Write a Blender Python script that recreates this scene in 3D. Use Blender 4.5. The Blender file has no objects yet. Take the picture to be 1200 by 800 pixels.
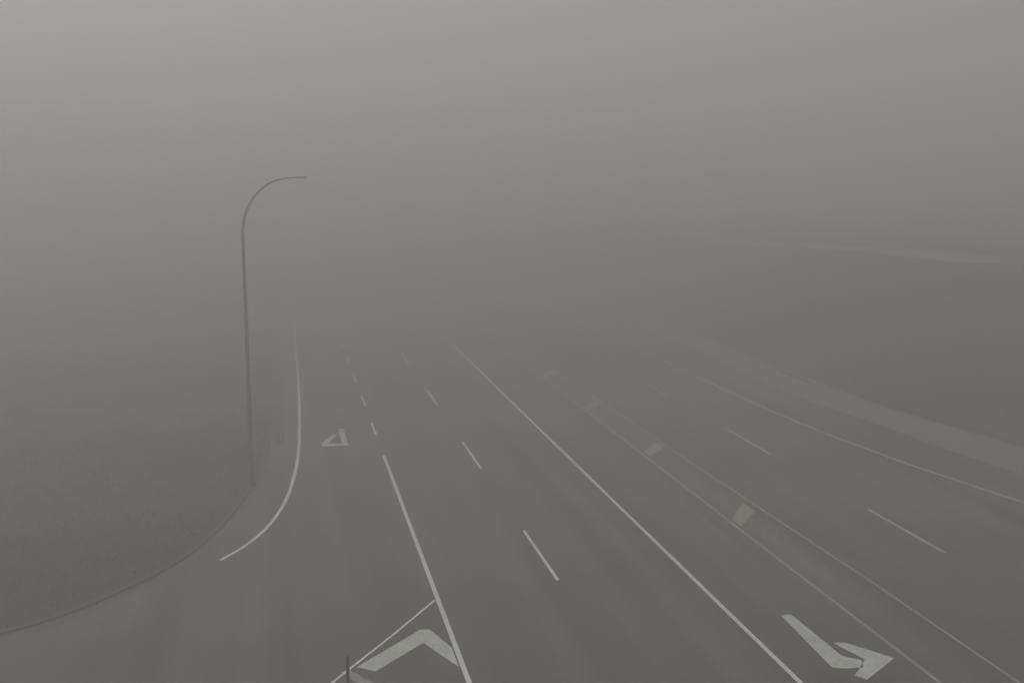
import bpy, math, random
import numpy as np
from mathutils import Vector
random.seed(4)
rng=np.random.default_rng(4)
scene=bpy.context.scene
COL=bpy.context.collection
SIG=0.028; FOG_TOP=25.0

# ---------------------------------------------------------------- materials
def new_mat(name):
    m=bpy.data.materials.new(name);m.use_nodes=True
    nt=m.node_tree;b=nt.nodes['Principled BSDF'];return m,nt,b
def node(nt,t,**k):
    n=nt.nodes.new(t)
    for q,v in k.items():
        if q in n.inputs: n.inputs[q].default_value=v
        else: setattr(n,q,v)
    return n
def noise(nt,scale,detail=5,rough=.6,stretch=None):
    g=nt.nodes.new('ShaderNodeNewGeometry');src=g.outputs['Position']
    if stretch:
        mp=nt.nodes.new('ShaderNodeMapping');mp.inputs['Scale'].default_value=stretch
        nt.links.new(src,mp.inputs['Vector']);src=mp.outputs[0]
    n=node(nt,'ShaderNodeTexNoise',Scale=scale,Detail=detail,Roughness=rough)
    nt.links.new(src,n.inputs['Vector']);return n.outputs['Fac']
def ramp(nt,fac,stops):
    r=nt.nodes.new('ShaderNodeValToRGB');e=r.color_ramp.elements
    e[0].position,e[0].color=stops[0][0],(*stops[0][1],1)
    e[1].position,e[1].color=stops[-1][0],(*stops[-1][1],1)
    for pp,c in stops[1:-1]:
        x=e.new(pp);x.color=(*c,1)
    nt.links.new(fac,r.inputs[0]);return r.outputs[0]
def mix(nt,mode,fac,A,B):
    m=nt.nodes.new('ShaderNodeMix');m.data_type='RGBA';m.blend_type=mode
    for s,v in ((m.inputs[0],fac),(m.inputs[6],A),(m.inputs[7],B)):
        if hasattr(v,'links') or isinstance(v,bpy.types.NodeSocket): nt.links.new(v,s)
        else: s.default_value=v if not isinstance(v,tuple) else (*v,1)
    return m.outputs[2]
def bump(nt,b,fac,strength,dist=.02):
    n=node(nt,'ShaderNodeBump',Strength=strength,Distance=dist)
    nt.links.new(fac,n.inputs['Height']);nt.links.new(n.outputs[0],b.inputs['Normal'])

def asphalt_mat():
    m,nt,b=new_mat('asphalt')
    base=ramp(nt,noise(nt,.09,4,.6),[(.35,(.092,.078,.070)),(.65,(.145,.124,.112))])
    streak=ramp(nt,noise(nt,1.0,3,.55,(.85,.022,1)),[(.32,(.66,.66,.66)),(.68,(1.26,1.26,1.26))])
    c=mix(nt,'MULTIPLY',1.0,base,streak)
    fine=ramp(nt,noise(nt,28,3,.7),[(.25,(.75,.75,.75)),(.75,(1.25,1.25,1.25))])
    c=mix(nt,'MULTIPLY',1.0,c,fine)
    nt.links.new(c,b.inputs['Base Color']);b.inputs['Roughness'].default_value=.9
    bump(nt,b,noise(nt,40,2,.7),.4,.01)
    return m
def paint_mat(name,col,wear=.35,edge=.06):
    m,nt,b=new_mat(name)
    f=noise(nt,9,6,.75)
    c=ramp(nt,f,[(wear-edge,(.12,.105,.095)),(wear+edge,col)])
    c=mix(nt,'MULTIPLY',1.0,c,ramp(nt,noise(nt,1.2,4,.6),[(.3,(.75,.75,.75)),(.7,(1,1,1))]))
    nt.links.new(c,b.inputs['Base Color']);b.inputs['Roughness'].default_value=.7
    return m
def simple(name,c1,c2,scale,rough=.9,metal=0,bmp=.4,stretch=None):
    m,nt,b=new_mat(name)
    nt.links.new(ramp(nt,noise(nt,scale,6,.65,stretch),[(.3,c1),(.7,c2)]),b.inputs['Base Color'])
    b.inputs['Roughness'].default_value=rough;b.inputs['Metallic'].default_value=metal
    if bmp: bump(nt,b,noise(nt,scale*6,3,.6),bmp,.03)
    return m
M_ASPH=asphalt_mat()
M_WHITE=paint_mat('road_paint_white',(.83,.83,.76),.36)
M_THIN=paint_mat('road_paint_worn',(.42,.38,.32),.43,.12)
M_OLD=paint_mat('road_paint_faded',(.55,.54,.48),.42,.12)
M_ARROW=paint_mat('road_paint_arrow',(.64,.70,.60),.38)
M_HATCH=paint_mat('road_paint_hatch',(.48,.41,.28),.43,.14)
M_GRAV=simple('shoulder_gravel',(.16,.135,.12),(.23,.195,.175),1.5)
M_CONC=simple('kerb_concrete',(.060,.050,.042),(.10,.085,.073),1.2)
M_DIRT=simple('edge_dirt',(.060,.050,.042),(.11,.092,.080),.8)
M_STEEL=simple('weathered_steel',(.045,.045,.043),(.08,.08,.075),4,.7,0,0)
M_BARR=simple('barrier_concrete',(.18,.18,.17),(.34,.34,.32),.3,.8,0,.1)
M_GLASS=simple('lamp_lens',(.3,.3,.28),(.4,.4,.38),4,.3,0,0)
M_DARK=simple('post_dark',(.03,.03,.03),(.06,.055,.05),7,.7,0,0)

def ground_mat():
    m,nt,b=new_mat('dry_grass_ground')
    n1=noise(nt,.07,4,.55);n2=noise(nt,.5,5,.65)
    c=ramp(nt,n1,[(.38,(.026,.020,.013)),(.5,(.042,.031,.022)),(.64,(.080,.056,.044))])
    c=mix(nt,'MULTIPLY',1.0,c,ramp(nt,n2,[(.3,(.62,.63,.62)),(.7,(1.30,1.26,1.2))]))
    g=nt.nodes.new('ShaderNodeNewGeometry');s=nt.nodes.new('ShaderNodeSeparateXYZ')
    nt.links.new(g.outputs['Position'],s.inputs[0])
    mr=node(nt,'ShaderNodeMapRange');mr.inputs[1].default_value=24;mr.inputs[2].default_value=30
    nt.links.new(s.outputs[0],mr.inputs[0])
    soil=ramp(nt,n1,[(.35,(.040,.027,.021)),(.55,(.098,.056,.048)),(.7,(.13,.073,.064))])
    soil=mix(nt,'MULTIPLY',1.0,soil,ramp(nt,n2,[(.3,(.85,.85,.85)),(.7,(1.15,1.15,1.15))]))
    c=mix(nt,'MIX',mr.outputs[0],c,soil)
    nt.links.new(c,b.inputs['Base Color']);b.inputs['Roughness'].default_value=1
    bump(nt,b,n2,.4,.08)
    return m
M_GROUND=ground_mat()
M_GRASS=simple('grass_blades',(.030,.025,.016),(.065,.048,.034),.35,.9,0,0)

# ---------------------------------------------------------------- helpers
def mesh_obj(name,verts,faces,mat,parent=None,smooth=False):
    me=bpy.data.meshes.new(name);me.from_pydata([tuple(map(float,v)) for v in verts],[],faces);me.update()
    if mat: me.materials.append(mat)
    if smooth:
        for q in me.polygons:q.use_smooth=True
    o=bpy.data.objects.new(name,me);COL.objects.link(o)
    if parent:o.parent=parent
    return o
def empty(name,loc=(0,0,0)):
    o=bpy.data.objects.new(name,None);COL.objects.link(o);o.location=loc;return o
def catmull(pts,n=8):
    P=[Vector(q) for q in pts];P=[P[0]*2-P[1]]+P+[P[-1]*2-P[-2]];out=[]
    for i in range(1,len(P)-2):
        p0,p1,p2,p3=P[i-1:i+3]
        for k in range(n):
            t=k/n
            out.append(.5*((2*p1)+(p2-p0)*t+(2*p0-5*p1+4*p2-p3)*t*t+(3*p1-p0-3*p2+p3)*t**3))
    out.append(P[-2]);return out
class Sheets:
    """collects flat painted pieces into one mesh"""
    def __init__(s):s.v=[];s.f=[]
    def ribbon(s,pts,w,z):
        P=[Vector((q[0],q[1])) for q in pts];b=len(s.v)
        for i,q in enumerate(P):
            d=(P[min(i+1,len(P)-1)]-P[max(i-1,0)]).normalized();n=Vector((-d.y,d.x))*w/2
            s.v+=[(q.x+n.x,q.y+n.y,z),(q.x-n.x,q.y-n.y,z)]
        for i in range(len(P)-1):
            k=b+2*i;s.f.append((k+1,k+3,k+2,k))
    def poly(s,pts,z):
        b=len(s.v);s.v+=[(x,y,z) for x,y in pts];s.f.append(tuple(range(b,b+len(pts))))
    def make(s,name,mat,parent=None):
        o=mesh_obj(name,s.v,s.f,mat,parent)
        for q in o.data.polygons:
            if q.normal.z<0:q.flip()
        return o
def tube(path,radii,seg=10):
    v=[];f=[]
    P=[Vector(q) for q in path]
    for i,q in enumerate(P):
        d=(P[min(i+1,len(P)-1)]-P[max(i-1,0)]).normalized()
        a=Vector((0,1,0));u=a.cross(d)
        if u.length<.01:u=Vector((1,0,0)).cross(d)
        u.normalize();w=d.cross(u)
        for k in range(seg):
            t=2*math.pi*k/seg;v.append(q+(u*math.cos(t)+w*math.sin(t))*radii[i])
    for i in range(len(P)-1):
        for k in range(seg):
            a0=i*seg+k;a1=i*seg+(k+1)%seg;f.append((a0,a1,a1+seg,a0+seg))
    f.append(tuple(range(seg))[::-1]);f.append(tuple(len(v)-seg+k for k in range(seg)))
    return v,f
def box(x0,x1,y0,y1,z0,z1):
    v=[(x,y,z) for z in (z0,z1) for y in (y0,y1) for x in (x0,x1)]
    return v,[(0,2,3,1),(4,5,7,6),(0,1,5,4),(1,3,7,5),(3,2,6,7),(2,0,4,6)]
def join(parts):
    v=[];f=[]
    for a,b in parts:
        k=len(v);v+=list(a);f+=[tuple(i+k for i in q) for q in b]
    return v,f

# ---------------------------------------------------------------- road layout (metres, road runs along +Y)
left_edge=catmull([(-120,10),(-60,15.5),(-30,20),(-14,23.6),(-8.2,26.0),(-5.9,27.3),(-4.2,29.2),(-3.0,31.2),(-2.1,34.0),(-1.5,37),(-1.0,41),(-.6,48),(-.4,62),(-.4,100),(-.4,700)],6)
right_edge=catmull([(25.9,700),(25.9,100),(25.7,62),(25.4,50),(26.1,41.8),(26.9,34),(29,24),(33,12),(42,-5),(60,-30)],6)
pave=left_edge+right_edge+[Vector((-120,-30))]
road=mesh_obj('road',[(q.x,q.y,0) for q in pave],[tuple(range(len(pave)))],M_ASPH)
import bmesh
bm=bmesh.new();bm.from_mesh(road.data);bmesh.ops.triangulate(bm,faces=bm.faces[:]);bmesh.ops.recalc_face_normals(bm,faces=bm.faces[:])
bm.faces.ensure_lookup_table()
if bm.faces[0].normal.z<0: bmesh.ops.reverse_faces(bm,faces=bm.faces[:])
bm.to_mesh(road.data);bm.free()

outer=catmull([(28.2,700),(28.2,100),(28.0,66),(27.2,53),(28.2,45.3),(29.5,37.2),(31.6,26),(35.8,13),(45,-4),(63,-29)],6)
v=[];f=[]
for i,(s0,s1) in enumerate(zip(right_edge,outer)):
    v+=[(s0.x-.15,s0.y,.006),(s1.x,s1.y,.03)]
    if i:k=2*i;f.append((k-2,k-1,k+1,k))
mesh_obj('gravel_shoulder',v,f,M_GRAV)

def offset(path,d):
    o=[]
    for i,q in enumerate(path):
        t=(path[min(i+1,len(path)-1)]-path[max(i-1,0)]).normalized();o.append(q+Vector((-t.y,t.x))*d)
    return o
L0=offset(left_edge,-.02);L1=offset(left_edge,.16)
v=[];f=[]
for i in range(len(L0)):
    v+=[(L0[i].x,L0[i].y,-.05),(L0[i].x*.8+L1[i].x*.2,L0[i].y*.8+L1[i].y*.2,.06),(L0[i].x*.2+L1[i].x*.8,L0[i].y*.2+L1[i].y*.8,.08),(L1[i].x,L1[i].y,-.05)]
    if i:
        k=4*i
        for j in range(3):f.append((k-4+j,k+j,k+j+1,k-3+j))
mesh_obj('kerb',v,f,M_CONC)

# wind-blown dirt lying on the seal along the left edge, ragged outline
fine=[]
for i in range(len(left_edge)-1):
    A_,B_=left_edge[i],left_edge[i+1]
    n=max(1,min(60,int((B_-A_).length/.18)))
    fine+=[A_.lerp(B_,k/n) for k in range(n)]
fo=offset(fine,-1.0);v=[];f=[];acc=0
for i,q in enumerate(fine):
    n=fo[i]-q
    if i:acc+=(fine[i]-fine[i-1]).length
    w=.22+.14*math.sin(acc*.55)+.09*math.sin(acc*1.9+1)+rng.uniform(-.05,.07)
    w=max(.06,w)
    v+=[(q.x-n.x*.01,q.y-n.y*.01,.005),(q.x+n.x*w,q.y+n.y*w,.004)]
    if i:k=2*i;f.append((k-2,k-1,k+1,k))
mesh_obj('dirt',v,f,M_DIRT)

# ---------------------------------------------------------------- terrain
poly=np.array([(q.x,q.y) for q in left_edge+outer+[Vector((-120,-30))]])
def seg_dist(X,Y,P,closed=False):
    D=np.full(X.shape,1e9);n=len(P)
    for i in range(n if closed else n-1):
        ax,ay=P[i];bx,by=P[(i+1)%n];dx,dy=bx-ax,by-ay;L=dx*dx+dy*dy+1e-9
        t=np.clip(((X-ax)*dx+(Y-ay)*dy)/L,0,1);D=np.minimum(D,np.hypot(X-ax-t*dx,Y-ay-t*dy))
    return D
def inside(X,Y,P):
    I=np.zeros(X.shape,bool);n=len(P)
    for i in range(n):
        ax,ay=P[i];bx,by=P[(i+1)%n]
        if ay==by: continue
        c=((ay>Y)!=(by>Y))&(X<(bx-ax)*(Y-ay)/(by-ay)+ax);I^=c
    return I
crest=np.array([(220,-40),(120,4),(80,25),(58,39),(48,46),(40.7,52.6),(37.1,59.5),(33.6,69.5),(32.5,85),(32,110),(32,800)],float)
def height(X,Y):
    d=seg_dist(X,Y,poly,True);ins=inside(X,Y,poly)
    e=seg_dist(X,Y,crest)
    cp=np.vstack([crest,[[900,800],[900,-40]]]);beyond=inside(X,Y,cp)
    t=np.where(beyond,1.0,d/(d+e+1e-6));t=t*t*(3-2*t)
    right=(X>20)
    h=np.where(right,6.1*t,0)
    lump=.10*np.sin(X*.31+1.3)*np.cos(Y*.27)+.06*np.sin(X*.9+Y*.7)+.25*np.sin(X*.05)*np.cos(Y*.06+2)
    h=h+lump*np.clip(d/6,0,1)+np.where(right,.02,.06)
    return np.where(ins,np.where(d>.05,-.12,-.02),h),d,ins
def axis(lo,hi,c0,c1,st):
    core=np.arange(c0,c1,st);out=list(core);x=c1;s=st
    while x<hi:out.append(x);s*=1.25;x+=s
    out.append(hi);x=c0;s=st;pre=[]
    while True:
        s*=1.25;x-=s
        if x<lo:break
        pre.append(x)
    return np.array([lo]+pre[::-1]+out)
xs=axis(-1500,1500,-34,66,.5);ys=axis(-300,2500,6,96,.5)
X,Y=np.meshgrid(xs,ys);Z,D,INS=height(X,Y)
nx,ny=len(xs),len(ys)
verts=np.stack([X,Y,Z],-1).reshape(-1,3)
faces=[(j*nx+i,j*nx+i+1,(j+1)*nx+i+1,(j+1)*nx+i) for j in range(ny-1) for i in range(nx-1)]
mesh_obj('ground',verts,faces,M_GROUND,None,True)

gv=[];gf=[]
N=16000
gx=np.concatenate([rng.uniform(-32,0,N),rng.uniform(27,46,N//3)]);gy=np.concatenate([rng.uniform(14,70,N),rng.uniform(24,75,N//3)])
gz,gd,gi=height(gx,gy)
keep=(~gi)&(gd>.22)
for x,y,z,d in zip(gx[keep],gy[keep],gz[keep],gd[keep]):
    hgt=rng.uniform(.05,.15)*(1 if d>.8 else 1.2)
    for _ in range(3):
        an=rng.uniform(0,6.28);w=rng.uniform(.012,.03);lx,ly=rng.normal(0,.07,2);ox,oy=rng.normal(0,.16,2)
        k=len(gv);dx,dy=math.cos(an)*w,math.sin(an)*w
        gv+=[(x+ox-dx,y+oy-dy,z-.02),(x+ox+dx,y+oy+dy,z-.02),(x+ox+lx,y+oy+ly,z+hgt)];gf.append((k,k+1,k+2))
mesh_obj('grass',gv,gf,M_GRASS)

# ---------------------------------------------------------------- markings
mk=empty('road_markings')
Z1=.004
s=Sheets()
s.ribbon(catmull([(-2.05,30.75),(-1.35,31.95),(-.72,33.6),(-.22,35.9),(.12,38.8),(.38,42.8),(.53,49),(.62,57.4),(.65,72.7),(.7,98.8),(.7,400)],10),.12,Z1)
s.ribbon([(3.72,-20),(3.72,12),(3.72,22),(3.7,41.6)],.12,Z1)
s.ribbon([(3.62,26.5),(2.3,24.55),(.7,22.3),(-.7,20.3),(-3.5,16.3)],.065,Z1+.004)
s.ribbon([(10.85,-20),(10.85,30),(10.85,60),(10.8,400)],.12,Z1)
for k in range(-3,12):
    y=27.2+11.65*k;s.ribbon([(7.15,y),(7.15,y+4.3)],.10,Z1)
for k in range(0,12):
    y=45.0+6.1*k;s.ribbon([(3.7,y),(3.7,y+2.5)],.11,Z1)
s.make('white_lines',M_WHITE,mk)
s=Sheets()
for k in range(-3,12):
    y=26.9+11.6*k;s.ribbon([(18.9,y),(18.9,y+4.3)],.12,Z1)
s.ribbon(catmull([(33,8),(29.5,17),(26.5,24),(24.7,30),(23.9,33.7),(23.3,37),(22.65,43),(22.4,50),(22.4,60),(22.4,100),(22.4,400)],8),.14,Z1)
s.make('faded_white_lines',M_OLD,mk)
s=Sheets()
s.ribbon([(13.85,-20),(13.85,31),(13.95,60),(13.95,300)],.10,Z1)
s.ribbon([(15.6,-20),(15.55,25),(15.3,38),(15.1,60),(15.1,300)],.08,Z1)
s.make('median_lines',M_THIN,mk)
s=Sheets()
for k in range(0,9):
    y=30.6+8.7*k;s.poly([(14.02,y-.15),(15.12,y+1.2),(15.12,y+2.1),(14.02,y+.6)],Z1)
s.make('median_hatching',M_HATCH,mk)
s=Sheets()
s.poly([(1.35,23.05),(3.0,24.75),(3.25,24.72),(3.0,24.0),(1.75,22.75)],Z1)
s.poly([(3.25,24.72),(3.62,23.6),(3.62,22.55),(3.0,24.0)],Z1)
s.poly([(12.08,23.7),(12.36,23.7),(12.42,21.25),(12.15,20.65),(11.9,20.75)],Z1)
s.poly([(12.42,21.25),(12.74,20.96),(12.6,20.62),(12.15,20.65)],Z1)
s.poly([(12.55,21.95),(12.85,21.9),(13.55,20.9),(12.85,20.98)],Z1)
s.poly([(13.55,20.9),(12.35,20.05),(12.2,20.3),(12.85,20.98)],Z1)
s.make('arrow_and_chevron',M_ARROW,mk)
s=Sheets()
s.poly([(2.16,46.6),(2.4,46.6),(2.42,43.5),(2.18,43.9)],Z1)
s.poly([(2.18,43.9),(2.42,43.5),(1.35,43.55),(1.35,44.0)],Z1)
s.poly([(1.35,44.0),(1.6,43.97),(2.05,45.4),(1.88,45.6)],Z1)
s.make('turn_arrow',M_ARROW,mk)
s=Sheets()
s.poly([(.95,22.9),(1.2,22.9),(2.0,21.7),(1.7,21.6)],Z1)  # faint slanted mark next to the gore chevron, paler than the asphalt
s.make('faint_gore_mark',M_THIN,mk)

# ---------------------------------------------------------------- street lamp
lp=empty('street_lamp',(-1.32,38.2,0))
path=[(0,0,.0),(0,0,3),(0,0,6),(0,0,9.0)]
rad=[.085,.075,.065,.052]
Rz,Rx=1.95,1.65
for k in range(1,15):
    t=k/14*math.pi/2*.97
    path.append((Rx*(1-math.cos(t)),0,9.0+Rz*math.sin(t)));rad.append(.052-.026*k/14)
path.append((1.95,0,10.97));rad.append(.024)
v,f=tube(path,rad,12);mesh_obj('pole',v,f,M_STEEL,lp,True)
v,f=tube([(0,0,.0),(0,0,.9),(0,0,.95)],[.11,.105,.08],12);mesh_obj('base',v,f,M_STEEL,lp)
prof=[(0,.04,.025),(.08,.07,.035),(.22,.09,.04),(.34,.08,.035),(.42,.03,.02)]
v=[];f=[]
for x,w,h in prof:
    for k in range(10):
        t=2*math.pi*k/10;v.append((1.85+x,w*math.cos(t),10.97+h*math.sin(t)*(1 if math.sin(t)>0 else .6)))
for i in range(len(prof)-1):
    for k in range(10):
        a0=i*10+k;a1=i*10+(k+1)%10;f.append((a0,a1,a1+10,a0+10))
f.append(tuple(range(10)));f.append(tuple(40+k for k in range(10)))
mesh_obj('lamp_head',v,f,M_STEEL,lp,True)
v,f=box(1.95,2.2,-.055,.055,10.925,10.94);mesh_obj('lens',v,f,M_GLASS,lp)

# ---------------------------------------------------------------- marker post in the gore
mp=empty('marker_post',(1.0,20.1,0))
v,f=join([tube([(0,0,0),(0,0,1.62)],[.035,.03],10),tube([(0,0,1.62),(0,0,1.66)],[.04,.02],10)])
mesh_obj('post',v,f,M_DARK,mp)
v,f=tube([(0,0,0),(0,0,.05),(0,0,.07)],[.12,.12,.06],12);mesh_obj('foot',v,f,M_DARK,mp)
v,f=tube([(0,0,1.30),(0,0,1.40)],[.036,.036],10);mesh_obj('reflector_band',v,f,M_STEEL,mp)

# ---------------------------------------------------------------- concrete barrier along the crest of the cutting
rp=catmull([(c[0],c[1]) for c in crest[:10]],10)
nrm=offset(rp,1.0)
zb=6.0
prof=[(-.3,-.3),(-.3,.08),(-.18,.22),(-.08,.6),(.08,.6),(.18,.22),(.3,.08),(.3,-.3)]
v=[];f=[]
for i,q in enumerate(rp):
    n=nrm[i]-q
    for dd,z in prof:v.append((q.x+n.x*dd,q.y+n.y*dd,zb+z))
    if i:
        for k in range(7):
            b0=(i-1)*8+k;b1=i*8+k;f.append((b0,b0+1,b1+1,b1))
mesh_obj('concrete_barrier',v,f,M_BARR)

# ---------------------------------------------------------------- fog banks (real scattering volumes)
def fog_bank(name,dims,dens,col=(.97,.98,.95)):
    v,f=box(*dims);fog=mesh_obj(name,v,f,None)
    m=bpy.data.materials.new('fog_volume');m.use_nodes=True;nt=m.node_tree;nt.nodes.clear()
    o=nt.nodes.new('ShaderNodeOutputMaterial')
    sc=node(nt,'ShaderNodeVolumeScatter',Density=dens,Anisotropy=.2);sc.inputs['Color'].default_value=(*col,1)
    nt.links.new(sc.outputs[0],o.inputs['Volume']);fog.data.materials.append(m)
fog_bank('fog',(-1200,1200,-250,2200,-3,FOG_TOP),SIG)
fog_bank('fog',(-300,25,47,1500,-2.5,14),.009)
fog_bank('fog',(-280,27,62,1400,-2,11),.015)

# ---------------------------------------------------------------- sky + sun
SE,SR=math.radians(52),math.radians(-45)
w=bpy.data.worlds.new('World');scene.world=w;w.use_nodes=True;nt=w.node_tree
sky=nt.nodes.new('ShaderNodeTexSky');sky.sky_type='NISHITA';sky.sun_disc=False
sky.sun_elevation=SE;sky.sun_rotation=SR;sky.air_density=1.5;sky.dust_density=6
hs=nt.nodes.new('ShaderNodeHueSaturation');hs.inputs['Saturation'].default_value=.08
bg=nt.nodes['Background'];nt.links.new(sky.outputs[0],hs.inputs['Color'])
nt.links.new(mix(nt,'MULTIPLY',1.0,hs.outputs[0],(1.0,.995,.915)),bg.inputs[0])
bg.inputs[1].default_value=.106
sl=bpy.data.lights.new('sun','SUN');sl.energy=1.5;sl.angle=math.radians(20);sl.color=(1,.99,.895)
so=bpy.data.objects.new('sun',sl);COL.objects.link(so);so.location=(0,0,60)
d=Vector((math.sin(SR)*math.cos(SE),math.cos(SR)*math.cos(SE),math.sin(SE)))
so.rotation_euler=d.to_track_quat('Z','Y').to_euler()

# ---------------------------------------------------------------- camera (traffic camera mast, 11 m up)
cd=bpy.data.cameras.new('camera');cd.sensor_width=36;cd.lens=37.5;cd.clip_end=5000;cd.clip_start=.1
co=bpy.data.objects.new('camera',cd);COL.objects.link(co);co.location=(0,0,11)
co.rotation_euler=(math.radians(90-8.777),0,math.radians(-12.14));scene.camera=co
scene.view_settings.view_transform='Standard';scene.view_settings.look='None';scene.view_settings.exposure=0
